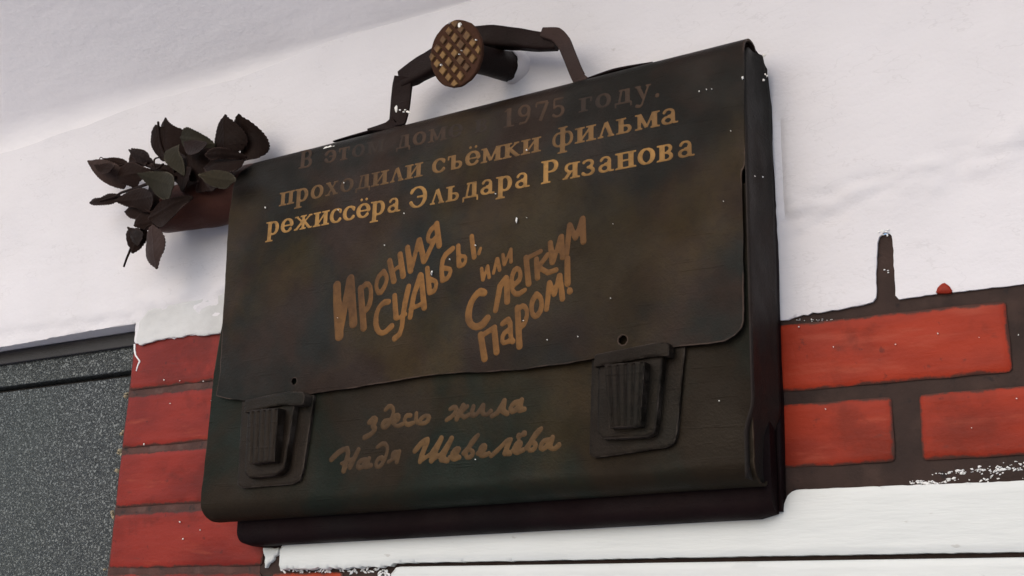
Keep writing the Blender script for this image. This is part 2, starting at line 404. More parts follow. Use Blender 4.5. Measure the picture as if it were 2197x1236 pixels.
# daub that laps over the left pier
dp = poly_px([(292, 728), (300, 690), (318, 668), (352, 656), (400, 650), (450, 636), (500, 622), (500, 712), (470, 714), (440, 721), (415, 717), (395, 722), (370, 725), (345, 728), (318, 735), (300, 740)], .006)
prism('plaster_daub', dp, M_DAUB, wall, .003, .0062, .0010, .0026, .0010, lambda u, v: .0008 * np.abs(fbm(u * 30, v * 55, 4)))
# white plastering above the door reveal (return into the opening)
box('lintel_edge', (-3.2, -.0035, XZ(0, 745, PD)[1] + .004), (XE - .001, .06, .45), M_WHITE, wall)

def brick(x0, x1, z0, z1, i, top=.0022):
    r = .0035
    def sdf(X, Z):
        qx = np.abs(X - (x0 + x1) / 2) - (x1 - x0) / 2 + r; qz = np.abs(Z - (z0 + z1) / 2) - (z1 - z0) / 2 + r
        return np.hypot(np.maximum(qx, 0), np.maximum(qz, 0)) + np.minimum(np.maximum(qx, qz), 0) - r + .0005 * fbm(X * 38 + i * 9, Z * 38 + i)
    return field('brick', sdf, (x0 - .003, x1 + .003, z0 - .003, z1 + .003), .0055,
                 flat(top, lambda u, v: .0009 * fbm(u * 12 + i * 5, v * 20 + i, 3), .002), M_BR[i % 3], wall, thick=top + .012)
j = .0042
J = lambda k: k * CO
# left pier; courses to the ground on the unseen lower part are kept to six
for k in range(-7, 4):
    x1 = XZ(566, 1195)[0] if k <= 0 else XZ(566, 1195)[0] - .01
    z1 = J(k + 1) - j if k < 3 else .335
    brick(XE + .001, x1, J(k) + j, z1, 3 * (k + 8) + 1)
    if k < 0: brick(x1 + .016, x1 + .016 + .105, J(k) + j, z1, (k + 9))
# right band
jl, jr = XZ(1918, 920)[0], XZ(1976, 920)[0]; b1 = XZ(2166, 720)[0]; bl = .243; hj = jr - jl
z1a = J(1) + .0085; z1b = J(2) - .009; z2a = J(2) + .004; z2b = XZ(2100, 655)[1]
z2b = (XZ(1700, 702)[1] + XZ(2150, 642)[1]) / 2
x = jl - bl
while x > -.9: brick(x, x + bl - (0 if True else 0), z1a, z1b, int(abs(x * 100))); x -= bl + hj
x = jl - bl + bl + hj
while x < XR_W - .05: brick(x, min(x + bl, XR_W), z1a, z1b, int(abs(x * 77)) + 2); x += bl + hj
x = b1 - bl - .04
brick(x, b1, z2a, z2b, 0); xx = x - hj - bl
while xx > -.9: brick(xx, xx + bl, z2a, z2b, int(abs(xx * 50))); xx -= hj + bl
x = b1 + hj
while x < XR_W - .05: brick(x, min(x + bl, XR_W), z2a, z2b, int(abs(x * 60)) + 1); x += bl + hj
# exposed brick spot in the white edge
prism('brick_spot', poly_px([(2008, 630), (2014, 618), (2025, 609), (2036, 616), (2044, 627)], .003), M_SPOT, wall, 0, .005, .002, .002, .0008)
# white painted boards
BD = .010
def zline(px): return XZ(px, 1200 - (px - 1500) * .0192, BD)[1]
A = poly_px([(598, 1176), (598, 1217), (606, 1221), (700, 1219), (835, 1214)], BD) + [XZ(836, 1208, BD), XZ(1500, 1195, BD), XZ(2197, 1183, BD), (XR_W, XZ(2197, 1183, BD)[1])]
zt = XZ(2197, 1031, BD)[1]
A += [(XR_W, zt)] + poly_px([(2197, 1031), (1712, 1050), (1694, 1055), (1686, 1066), (1680, 1084)], BD) + [(XZ(1680, 1084, BD)[0] - .02, XZ(1680, 1084, BD)[1]), (XZ(598, 1176, BD)[0] + .02, XZ(598, 1176, BD)[1] + .02)]
sA = sd_poly(A)
field('white_board', lambda X, Z: sA(X, Z) + (.0004 + .0018 * (X < XZ(840, 1200, BD)[0]) * (Z < XZ(700, 1205, BD)[1])) * fbm(X * 160, Z * 160), bbox(A, .008), .0042,
      flat(BD, lambda u, v: .0006 * fbm(u * 10, v * 25), .0025), M_BOARD, wall, thick=.0095)
zb0 = -.012
xB = XZ(838, 1222, BD)[0]; zB = XZ(1500, 1206, BD)[1]
top = []
def boardB(z0, z1, x0):
    r = .011
    def sdf(X, Z):
        qx = np.abs(X - (x0 + XR_W) / 2) - (XR_W - x0) / 2 + r; qz = np.abs(Z - (z0 + z1) / 2) - (z1 - z0) / 2 + r
        return np.hypot(np.maximum(qx, 0), np.maximum(qz, 0)) + np.minimum(np.maximum(qx, qz), 0) - r
    field('white_board', sdf, (x0 - .005, XR_W + .005, z0 - .005, z1 + .005), .006, flat(BD, lambda u, v: .0006 * fbm(u * 10 + 4, v * 25), .0025), M_BOARD, wall, thick=.0095)
for k in range(5): boardB(zB - .075 * (k + 1) + .003, zB - .075 * k, xB)

prism('paint_smear', poly_px([(566, 1176), (597, 1178), (594, 1190), (588, 1194), (590, 1202), (578, 1208), (572, 1220), (566, 1222)], .004), M_BOARD, wall, -.001, .005, .002, .002, .0016, lambda u, v: .001 * fbm(u * 150, v * 150))
def blobs(name, lst, m, parent, seed=0, h=.0012):
    """flattened irregular paint blobs: (px,py,rx,ry,depth,tilt) -> one mesh"""
    rnd = random.Random(seed); bm = bmesh.new()
    for px, py, rx, ry, d, a in lst:
        c = W3(px, py, d); s = (W3(px + 10, py, d)[0] - c[0]) / 10; n = 9; ring = []; ca, sa = math.cos(a), math.sin(a)
        for k in range(n):
            an = 2 * math.pi * k / n; q = 1 + rnd.uniform(-.45, .35); ux, uz = math.cos(an) * rx * s * q, math.sin(an) * ry * s * .8 * q
            ring.append((c[0] + ux * ca - uz * sa, c[2] + ux * sa + uz * ca))
        v0 = [bm.verts.new((x_, -d + .0004, z_)) for x_, z_ in ring]
        v1 = [bm.verts.new((c[0] + (x_ - c[0]) * .75, -d - h, c[2] + (z_ - c[2]) * .75)) for x_, z_ in ring]
        for k in range(n): bm.faces.new([v0[k], v0[(k + 1) % n], v1[(k + 1) % n], v1[k]])
        bm.faces.new(v1)
    bmesh.ops.recalc_face_normals(bm, faces=bm.faces)
    me = bpy.data.meshes.new(name); bm.to_mesh(me); bm.free(); smooth(me, 80); return link(name, me, m, parent)
prism('paint_drip', poly_px([(287, 738), (290, 738), (289.5, 752), (292, 762), (299, 771), (301, 776), (297, 784), (293, 797), (291, 797), (294, 784), (298, 775), (290, 764), (287.5, 752)], .003), M_CHIP, wall, 0, .0034, .0004, .0009, .0004)
rnd = random.Random(4); L = []
for i in range(150):      # scraped white flecks on the joint above the right board
    px = rnd.uniform(1950, 2230); q = (px - 1950) / 247; py = 1022 - q * 14 - abs(rnd.gauss(0, 1)) * (6 + 14 * q) * .8
    if py < 1040 - 40 * q - 15: py = 1040 - rnd.uniform(8, 40) * max(q, .2)
    q_ = rnd.random() ** 2; L.append((px, py, 1.4 + 4.6 * q_, 1.1 + 3.0 * q_, .0003, rnd.uniform(-.6, .6)))
for i in range(60):       # ragged smears at the left end of the board and beside it
    px = rnd.uniform(602, 832); L.append((px, 1222 + rnd.uniform(-4, 7), rnd.uniform(1.5, 6), rnd.uniform(1, 3), .001, rnd.uniform(-1, 1)))
for i in range(14): L.append((rnd.uniform(812, 834), rnd.uniform(1224, 1236), rnd.uniform(3, 6), rnd.uniform(2, 5), .0012, 0))
for i in range(7): L.append((rnd.uniform(1882, 1912), 496 + rnd.uniform(-6, 22) * rnd.random(), rnd.uniform(1.5, 4), rnd.uniform(1.5, 4), .004, 0))
for i in range(3): L.append((rnd.uniform(1896, 1908), rnd.uniform(574, 586), rnd.uniform(1, 2.6), 1.6, .001, 0))
for i in range(0): L.append((286 + i * .6 + 8 * math.sin(i * .5), 738 + i * 4.2, 1.6, 2.6, .0035, 0))
for i in range(30): L.append((rnd.uniform(1680, 1860), 0, 0, 0, 0, 0) if False else (rnd.uniform(1700, 1860), 690 - rnd.uniform(0, 1) * 6 - (0), rnd.uniform(.8, 2), .8, .0008, 0))
L = [l for l in L if l[2] > 0]
o = blobs('paint_chips', L, M_CHIP, wall, 5, .0005); o['kind'] = 'stuff'
L = [(rnd.uniform(240, 470), rnd.uniform(760, 1200), rnd.uniform(.7, 1.6), rnd.uniform(.7, 2.0), .0042, 0) for i in range(9)]
L += [(rnd.uniform(1685, 2190), rnd.uniform(700, 960), rnd.uniform(.8, 1.8), rnd.uniform(.8, 2.4), .0042, 0) for i in range(9)]
o = blobs('paint_drops', L, M_DROP, wall, 6, .0006); o['kind'] = 'stuff'
keep(wall)

# ---- steel door
door = thing('steel_door', 'dark grey hammered steel door left of the red brick pier', 'door', (-1.6, .03, -1.75))
zS = XZ(0, 745, PD)[1] + .003
yd = .030
def zy(px, py): return W3(px, py, -yd)[2]
zl_t = (zy(0, 830) + zy(270, 797)) / 2; zl_b = (zy(0, 842) + zy(270, 808)) / 2
box('door_frame', (-3.1, yd, zl_t), (XE + .001, .09, zS), M_DOOR, door, .0015)
box('lintel_shadow_strip', (-3.1, yd - .006, zy(150, 764)), (XE + .0005, yd - .0002, zS - .0002), M_BLACK, door, .0015)  # black strip put in for the shade under the lintel
box('frame_rebate', (-3.1, yd + .02, zl_b - .03), (XE, .085, zl_t - .0005), M_BLACK, door)
box('door_leaf', (-2.25, yd + .001, -1.74), (XE - .004, .08, zl_b), M_DOOR, door, .002)
box('door_jamb', (-3.1, yd - .003, -1.75), (-2.26, .09, zl_b + .002), M_DOOR, door, .002)
L = [(272 + rnd.uniform(-4, 6) - (y - 840) * .11, y, rnd.uniform(2, 5), rnd.uniform(2, 5), -.018, 0) for y in [845, 850, 925, 930, 968, 972, 976, 1010, 1100, 1105, 1110, 1222]]
o = blobs('sealant_crumbs', L, M_FOAM, door, 2, .003)
o['kind'] = 'stuff'
keep(door)

# ------------------------------------------------------------------ the bronze briefcase
case = thing('bronze_briefcase', 'dark bronze relief briefcase with raised Cyrillic lettering hanging on the wall', 'briefcase', (-.5, 0, .05))
DF = .068; XR = XZ(1600, 600, DF)[0]
def dent(u, v): return .0012 * fbm(u * 5 + 2, v * 6, 3) + .0004 * fbm(u * 22, v * 22, 2)
# flap: front sheet + rolled top + back sheet, parameter v continues past the fold
RF = .022; TH = math.radians(160); DBK = DF - RF + RF * math.cos(TH) - .0005
ta = W3(700, 309, .058); tb = W3(1500, 107, .058)
def ztop(u): return .0025 + ta[2] + (tb[2] - ta[2]) * (u - ta[0]) / (tb[0] - ta[0])
VREF = .50
def prof(u, v, off, bulge=True):
    zt = ztop(u); z1 = zt - RF; s = v - z1
    d = np.where(s < 0, DF, 0.0); z = np.where(s < 0, v, 0.0); nd = np.where(s < 0, 1.0, 0); nz_ = np.zeros(u.shape)
    th = np.clip(s / RF, 0, TH); on = s >= 0
    d = np.where(on, DF - RF + RF * np.cos(th), d); z = np.where(on, z1 + RF * np.sin(th), z)
    nd = np.where(on, np.cos(th), nd); nz_ = np.where(on, np.sin(th), nz_)
    ex = np.maximum(s - RF * TH, 0); d = d - ex * math.sin(TH); z = z + ex * math.cos(TH)
    d = d + np.where(s < 0, dent(u, v), dent(u, z1) * np.clip(1 - s / .03, 0, 1)) - nd * off; z = z - nz_ * off
    return np.stack([u, -d, z], 1)
lift = lambda u, v: 0
fl = poly_px([(1598, 360), (1597, 520), (1595, 690), (1590, 705), (1575, 720), (1555, 731), (1520, 738), (1440, 745), (1380, 752), (1275, 769), (1190, 784), (1100, 795), (1000, 800), (940, 804), (870, 813), (800, 824), (700, 840), (675, 843), (640, 850), (560, 860), (523, 859), (490, 856), (462, 850)], DF)
xr2 = XR + .0015
zsl = XZ(1598, 360, DF)[1]
flp = [(xr2, .75), (xr2 + .002, zsl + .12), (xr2, zsl)] + [(min(p[0], XR - .0016), p[1]) for p in fl] + poly_px([(470, 800), (478, 700), (484, 600), (488, 520), (491, 470)], DF) + [XZ(500, 400, DF), XZ(515, 368, DF), XZ(533, 352, DF)]
xl_top = XZ(533, 352, DF)[0]
flp += [(xl_top + .004, .75)]
zlim = ztop(0) - RF + RF * TH + .10
sf = sd_poly(flp)
h1 = XZ(1337, 730, DF); h2 = XZ(630, 818, DF); R1 = .0050; R2 = .0042
def fsdf(X, Z):
    s = sf(X, Z) + .0007 * fbm(X * 40, Z * 40)
    s = np.maximum(s, Z - (ztop(X) - RF + RF * TH + .10))
    for (hx, hz), r in ((h1, R1), (h2, R2)): s = np.maximum(s, r - np.hypot(X - hx, Z - hz))
    return s
flap = field('flap', fsdf, (-.99, XR + .01, XZ(523, 859, DF)[1] - .01, .72), .0032, lambda u, v, s, b: prof(u, v, b), M_FLAP, case, thick=.0022, ang=50)
flap['label'] = 'large folded-over flap carrying the main inscription'
# front panel with a rolled lower edge (U section)
DP = .0615; RP = .0215
pb = W3(1612, 1045, DP - RP); pa = W3(520, 1118, DP - RP)
def zbot(u): return pa[2] + (pb[2] - pa[2]) * (u - pa[0]) / (pb[0] - pa[0])
def pprof(u, v, s_, b):
    z1 = zbot(u) + RP; s = z1 - v                      # v decreasing downwards
    th = np.clip(s / RP, 0, math.pi); on = s >= 0; ex = np.maximum(s - RP * math.pi, 0)
    d = np.where(on, DP - RP + RP * np.cos(th), DP); z = np.where(on, z1 - RP * np.sin(th), v) + ex
    nd = np.where(on, np.cos(th), 1.0); nn = np.where(on, -np.sin(th), 0.0)
    d = d + np.where(on, 0, 1) * dent(u + 3, v) - nd * b; z = z - nn * b
    return np.stack([u, -d, z], 1)
vend = .0215 * math.pi + .035
xl_b = XZ(430, 1085, DP)[0]
pp = poly_px([(458, 800), (452, 870), (440, 980), (431, 1060)], DP)
pl = [(XR + .001, .35), (XR - .32, .36), (pp[0][0] + .01, .33)] + pp
zb_l = zbot(xl_b) + RP
pl += [(xl_b + .001, zb_l - .008), (xl_b + .006, zb_l - .028), (xl_b + .02, zb_l - .043), (xl_b + .05, zb_l - vend), (XR - .01, zb_l - vend), (XR + .0, zbot(XR) + RP - vend + .01), (XR + .001, zbot(XR) + RP - .03)]
sp2 = sd_poly(pl)
front = field('front_panel', lambda X, Z: sp2(X, Z) + .0006 * fbm(X * 40 + 3, Z * 40), bbox(pl, .006), .0035, pprof, M_FRONT, case, thick=.0022, ang=50)
# inner tray that closes the gap behind the front panel at the left edge
# back body: wedge against the wall with its own rounded bottom
x0b = XZ(516, 1140, .022)[0]; x1b = XZ(1673, 1000, .004)[0]
ca_ = W3(700, 1164, .014); cb_ = W3(1600, 1115, .014)
def zbb(u): return ca_[2] + (cb_[2] - ca_[2]) * (u - ca_[0]) / (cb_[0] - ca_[0])
pr = []   # closed (d, z above bottom) profile
Rb = .014
for k in range(9):
    a = -math.pi / 2 + k * math.pi / 2 / 8; pr.append((.018 + Rb * math.cos(a) - 0.0, Rb + Rb * math.sin(a)))
H = .455
pr += [(.034, .10), (.032, .30), (.030, H - .06), (.026, H - .01), (.020, H), (.002, H), (.002, 0.0)]
V = []; Fc = []; nxs = 40; npf = len(pr)
for i in range(nxs + 1):
    u = x0b + (x1b - x0b) * i / nxs; e = min(i, nxs - i); q = {0: .011, 1: .0}.get(e, 0) if i < nxs / 2 else 0
    hh = 1 - .0 ; 
    for d, zz in pr:
        z = zbb(u) + zz; d2 = d
        if e == 0: z += (.004 if zz < .02 else 0); d2 = max(d - .004, .002)
        if zz > .2:
            tz = ztop(u) - .022
            z = min(z, tz - .010)
        V.append((u + (.0025 if (i == nxs and 0) else 0), -(d2 + .0012 * float(fbm(u * 8, z * 8, 2)) * (d > .01)), z))
for i in range(nxs):
    for k in range(npf): Fc.append([i * npf + k, i * npf + (k + 1) % npf, (i + 1) * npf + (k + 1) % npf, (i + 1) * npf + k])
Fc.append(list(range(npf))); Fc.append([nxs * npf + k for k in range(npf)][::-1])
me = bpy.data.meshes.new('back_body'); me.from_pydata(V, [], Fc); me.update()
bm = bmesh.new(); bm.from_mesh(me); bmesh.ops.recalc_face_normals(bm, faces=bm.faces); bm.to_mesh(me); bm.free(); smooth(me, 35)
link('back_body', me, M_BACK, case)
# side gussets: sheet running from the front corner to the back body
def gusset(xf, sgn, m, zlo, zhi):
    V = []; Fc = []; nu, nv = 16, 60; zt_ = ztop(xf)
    for j_ in range(nv + 1):
        z = zlo + (zhi - zlo) * j_ / nv
        ti = max(0, (z - (zhi - .030)) / .030); lo = min(1, max(0, (zbot(xf) + .075 - z) / .03)); lo = lo * lo * (3 - 2 * lo)
        dfront = DF - .0012 - .010 * ti ** 2.5
        dback = max(.012, DBK - .36 * (zt_ - RF - z)) + .004 * ti ** 2
        for i in range(nu + 1):
            t = i / nu
            if t < .18: a = t / .18 * math.pi / 2; dx = .0028 * math.sin(a); dd = dfront - .0028 * (1 - math.cos(a))
            else:
                q = (t - .18) / .82; dd = (dfront - .0028) * (1 - q) + dback * q
                dx = .0028 + .0016 * math.sin(q * math.pi) * float(fbm(z * 24, q * 2 + 5, 3)) + .0060 * q ** 2.2
            dx -= lo * .0075
            V.append((xf + sgn * (dx - .0006), -dd, z))
    for j_ in range(nv):
        for i in range(nu):
            a = j_ * (nu + 1) + i; Fc.append([a, a + 1, a + nu + 2, a + nu + 1])
    me = bpy.data.meshes.new('side_gusset'); me.from_pydata(V, [], Fc); me.update()
    o = link('side_gusset', me, m, case); md = o.modifiers.new('s', 'SOLIDIFY'); md.thickness = .0016; md.offset = -1 if sgn > 0 else 1
    smooth(me, 60); return o
gusset(XR + .0022, 1, M_SIDE, zbot(XR) + .004, ztop(XR) - .012)
# dark edge of the back sheet seen at the right of the gusset
def eb(d, z, dx=.0): return (XR + .0068 + dx, -d, z)
zt_ = ztop(XR); bp = [eb(DF - RF + RF * math.cos(math.radians(a)) - .001, zt_ - RF + (RF - .001) * math.sin(math.radians(a)), k - .0068) for a, k in ((80, -.001), (105, .0), (130, .002), (150, .0045))]
for q in (.021, .028, .038, .06, .10, .15, .22, .30, .37, zt_ - zbb(XR) - .006):
    z = zt_ - q; d = max(.008, DBK - .36 * (zt_ - RF - z))
    bp.append(eb(d - .002, z, .0012 * float(vnoise(q * 60, 3))))
sweep('edge_binding', bp, [(.0010, .0012), (.0014, .0014), (.002, .0018), (.0024, .003)] + [(.0026, .0042)] * 4 + [(.003, .0055)] * 3 + [(.003, .007)] * 3, M_BACK, case, 12, 3, Vector((0, -1, 0)), 6, dent=.2)

# clasps (px polygons measured at their own depth)
def clasp(base, block, latch, tab, grooves):
    root = prism('clasp', poly_px(base, DP), M_CLASP, case, DP - .003, DP + .0042, .0013, .0020, .0001)
    prism('clasp_block', poly_px(block, .074), M_CLASP, root, DP + .003, .0745, .0022, .0018, .0001)
    P = poly_px(latch, .086); (xa, za), (xb, zb), (xc, zc_), (xd, zd) = P
    def rel(u, v):
        t = np.clip((v - zd) / (za - zd), 0, 1); lx = xd + (xa - xd) * t; rx = xc + (xb - xc) * t
        s = np.clip((u - lx) / (rx - lx), 0, 1)
        return -.0014 * np.clip(np.cos(s * grooves * 2 * math.pi + 2.2) - .1, 0, 1) * ((v < za - .002)) - .003 * (1 - t) - .0012 * s * 0
    prism('latch', P, M_CLASP, root, .07, .087, .0015, .0011, 0, rel)
    prism('latch_hood', poly_px(tab, .078), M_CLASP, root, DP, .0785, .0016, .0016, .0001)
    return root
clasp([(1274, 758), (1268, 975), (1280, 984), (1435, 962), (1450, 952), (1456, 930), (1474, 742), (1380, 752)],
      [(1283, 775), (1281, 930), (1292, 942), (1385, 938), (1402, 930), (1407, 915), (1425, 745), (1290, 760)],
      [(1297, 782), (1384, 775), (1372, 913), (1304, 917)],
      [(1275, 764), (1277, 760), (1405, 735), (1432, 735), (1437, 742), (1434, 764), (1395, 766), (1275, 788)], 5)
clasp([(524, 862), (514, 1040), (524, 1049), (632, 1040), (648, 1032), (656, 1005), (679, 849), (600, 852)],
      [(532, 868), (524, 1015), (534, 1026), (592, 1020), (608, 1008), (612, 995), (634, 850), (540, 858)],
      [(536, 880), (598, 875), (586, 990), (530, 995)],
      [(524, 868), (526, 858), (620, 839), (650, 841), (654, 850), (650, 868), (600, 870), (524, 886)], 5)

# ---- lettering
def letter(strokes, m, parent, d, up, h=.0016, raise_=.0005):
    f = sd_strokes(strokes); P = [p for s in strokes for p in s[0]]; w_ = max(max(s[1]) for s in strokes)
    def mp(u, v, s, b):
        base = up(u, v); z = base if b else base + raise_ * np.clip(-s / .0012 + .25, 0, 1)
        return np.stack([u, -z, v], 1)
    o = field('letter', f, bbox(P, w_ / 2 + h), h, mp, m, parent, thick=.001, ang=50)
    return o
upF = lambda u, v: DF + dent(u, v) - .0002
upP = lambda u, v: DP + dent(u + 3, v) - .0002
# slab-serif glyphs, x-height 1; V(x)= stem
T, N_ = .30, .13
def bar(x0, y0, x1, y1, w): return ([(x0, y0), (x1, y1)], [w, w], True)
def stem(x, y0=0, y1=1, s0=(1, 1), s1=(1, 1), w=T):
    r = [bar(x, y0, x, y1, w)]; k = .14
    if s0: r.append(bar(x - w / 2 - k * s0[0], y0 + N_ / 2, x + w / 2 + k * s0[1], y0 + N_ / 2, N_))
    if s1: r.append(bar(x - w / 2 - k * s1[0], y1 - N_ / 2, x + w / 2 + k * s1[1], y1 - N_ / 2, N_))
    return r
def arc(cx, cy, rx, ry, a0, a1, thick=T, thin=N_, n=16):
    p = []; ws = []
    for i in range(n + 1):
        a = math.radians(a0 + (a1 - a0) * i / n); p.append((cx + rx * math.cos(a), cy + ry * math.sin(a)))
        ws.append(thin + (thick - thin) * abs(math.cos(a)) ** 1.2)
    return (p, ws)
GL = {
 'о': (.98, [arc(.49, .5, .34, .43, 0, 360)]),
 'в': (.95, stem(.25) + [arc(.5, .27, .22, .20, -90, 90, .24), arc(.5, .74, .19, .19, -90, 90, .22), bar(.25, .065, .52, .065, N_), bar(.25, .5, .52, .5, N_), bar(.25, .935, .52, .935, N_)]),
 'В': (1.15, stem(.3, 0, 1.42) + [arc(.62, .38, .28, .31, -90, 90, .28), arc(.6, 1.04, .24, .3, -90, 90, .26), bar(.3, .07, .62, .07, N_), bar(.3, .71, .62, .71, N_), bar(.3, 1.35, .6, 1.35, N_)]),
 'э': (.9, [arc(.42, .5, .34, .43, 150, -150), bar(.35, .5, .72, .5, N_)]),
 'Э': (1.2, [arc(.5, .71, .5, .64, 145, -150, .3), bar(.45, .71, .95, .71, N_ + .03), bar(.09, .95, .09, 1.3, .12)]),
 'т': (.9, stem(.45, 0, 1, (1, 1), None) + [bar(.06, .93, .84, .93, N_), bar(.1, .66, .1, .96, .12), bar(.8, .66, .8, .96, .12)]),
 'м': (1.25, stem(.22, 0, 1, (1, .6), (1, 0), .2) + stem(1.02, 0, 1, (.6, 1), (0, 1), T) + [bar(.24, .98, .6, .1, .2), bar(.6, .1, .96, .98, .13)]),
 'д': (1.05, [bar(.3, .1, .45, .95, .15), bar(.78, .05, .78, .98, T), bar(.28, .93, .92, .93, N_), bar(.04, .07, 1.04, .07, .14), bar(.1, -.22, .1, .1, .12), bar(.98, -.22, .98, .1, .12)]),
 'е': (.9, [arc(.47, .5, .35, .43, 5, 320), bar(.16, .5, .82, .5, N_)]),
 'г': (.8, stem(.25, 0, 1, (1, 1), (1, 0)) + [bar(.2, .93, .72, .93, N_), bar(.7, .62, .7, .96, .13)]),
 'у': (.95, [bar(.2, .96, .52, .12, .22), bar(.8, .96, .42, -.3, .13), bar(.03, .93, .38, .93, N_), bar(.62, .93, .95, .93, N_), ([(.42, -.3), (.3, -.4), (.14, -.34)], [.14, .18, .24])]),
 '.': (.4, [([(.2, .12), (.2, .121)], [.28, .28])]),
 '1': (.8, stem(.42, 0, 1.36, (1.4, 1.4), None) + [bar(.12, 1.12, .42, 1.3, .13)]),
 '9': (.95, [arc(.45, .95, .3, .36, 0, 360, .24), ([(.75, .95), (.74, .5), (.55, .12), (.2, .1)], [.22, .2, .14, .18])]),
 '7': (.9, [bar(.1, 1.28, .85, 1.28, .2), bar(.82, 1.25, .38, 0, .22), bar(.12, 1.0, .12, 1.3, .12)]),
 '5': (.9, [bar(.2, 1.29, .78, 1.29, .18), bar(.2, .72, .22, 1.3, .13), arc(.42, .43, .32, .36, 130, -140, .24)]),
 'п': (1.08, stem(.25, 0, 1) + stem(.83, 0, 1) + [bar(.2, .93, .9, .93, N_)]),
 'р': (1.02, stem(.25, -.42, 1, (1, 1), (1, 0)) + [arc(.52, .5, .3, .42, 110, -110)]),
 'х': (1.0, [bar(.22, .95, .78, .05, .22), bar(.78, .95, .22, .05, .12), bar(.04, .93, .42, .93, N_), bar(.6, .93, .96, .93, N_), bar(.04, .07, .4, .07, N_), bar(.58, .07, .98, .07, N_)]),
 'и': (1.1, stem(.24, 0, 1) + stem(.86, 0, 1) + [bar(.3, .15, .8, .85, .13)]),
 'л': (1.0, [bar(.2, .1, .48, .96, .13), bar(.5, .98, .8, .05, .24), bar(.03, .07, .38, .07, N_), bar(.58, .07, .98, .07, N_)]),
 'с': (.86, [arc(.47, .5, .35, .43, 40, 320), bar(.76, .6, .76, .92, .14)]),
 'ь': (.92, stem(.25, 0, 1, (1, 0), (1, 1)) + [arc(.5, .28, .22, .21, -90, 90, .24), bar(.25, .065, .52, .065, N_), bar(.25, .5, .52, .5, N_)]),
 'ъ': (1.08, stem(.42, 0, 1, (0, 0), (0, 0)) + [arc(.67, .28, .22, .21, -90, 90, .24), bar(.42, .065, .69, .065, N_), bar(.42, .5, .69, .5, N_), bar(.06, .93, .5, .93, N_), bar(.1, .68, .1, .96, .12)]),
 'к': (1.02, stem(.25) + [bar(.3, .5, .82, .94, .14), bar(.42, .55, .86, .06, .22), bar(.62, .93, .96, .93, N_), bar(.7, .07, 1.02, .07, N_)]),
 'ф': (1.3, stem(.65, -.42, 1.3) + [arc(.42, .5, .28, .42, 60, 300, .22), arc(.88, .5, .28, .42, -120, 120, .22)]),
 'а': (.92, [bar(.64, .1, .64, .7, .24), arc(.42, .68, .24, .24, 0, 160, .2), arc(.38, .27, .25, .2, 60, 320, .22), bar(.36, .56, .64, .56, .1), bar(.62, .07, .92, .07, N_)]),
 'ж': (1.4, stem(.7, 0, 1, (1, 1), (1, 1), .22) + [bar(.65, .5, .2, .94, .15), bar(.75, .5, 1.2, .94, .15), bar(.6, .52, .2, .06, .18), bar(.8, .52, 1.2, .06, .18), bar(.03, .93, .34, .93, N_), bar(1.06, .93, 1.37, .93, N_), bar(.02, .07, .34, .07, N_), bar(1.06, .07, 1.38, .07, N_)]),
 'Р': (1.15, stem(.3, 0, 1.42, (1, 1), (1, 0)) + [arc(.6, 1.02, .3, .33, -90, 90, .28), bar(.3, .69, .62, .69, N_), bar(.3, 1.35, .62, 1.35, N_)]),
 'я': (1.0, stem(.75) + [arc(.48, .7, .24, .24, 90, 270, .22), bar(.46, .93, .75, .93, N_), bar(.46, .46, .75, .46, N_), bar(.5, .46, .2, .06, .2), bar(.03, .07, .36, .07, N_)]),
 'з': (.85, [arc(.38, .74, .26, .2, 150, -90, .22), arc(.38, .28, .3, .22, 90, -150, .24), bar(.3, .52, .48, .52, .12)]),
 'н': (1.08, stem(.25) + stem(.83) + [bar(.3, .5, .8, .5, N_)]),
}
GL['ё'] = (.9, GL['е'][1] + [([(.3, 1.25), (.3, 1.251)], [.2, .2]), ([(.64, 1.25), (.64, 1.251)], [.2, .2])])
def text_line(txt, p0, p1, xh, m, gap=.08, space=.55, curve=0):
    """txt between two photo points on its baseline (front plane of the flap)"""
    a = np.array(XZ(*p0, DF)); b = np.array(XZ(*p1, DF)); adv = 0; pos = []
    for ch in txt:
        if ch == ' ': adv += space; continue
        pos.append((ch, adv)); adv += GL[ch][0] + gap
    L = b - a; tot = adv - gap
    sx = math.hypot(*L) / tot; ex = L / math.hypot(*L); ez = np.array([-ex[1] * .3, 1.0])
    for ch, x in pos:
        S = []
        for st in GL[ch][1]:
            pts = [tuple(a + ex * (x + q[0]) * sx + ez * q[1] * xh) for q in st[0]]
            sq = len(st) > 2 and st[2]; ws = []
            vert = sq and abs(st[0][0][0] - st[0][1][0]) < abs(st[0][0][1] - st[0][1][1])
            for w_ in st[1]: ws.append(w_ * ((sx if vert else xh) if sq else (sx + xh) / 2))
            S.append((pts, ws, sq))
        letter(S, m, flap, DF, upF, h=.0011)
text_line('В этом доме в 1975 году.', (640, 363), (1418, 207), .0165, M_L1, gap=.12, space=.7)
text_line('проходили съёмки фильма', (598, 443), (1455, 262), .0176, M_L2)
text_line('режиссёра Эльдара Рязанова', (569, 507), (1490, 333), .0182, M_L3)

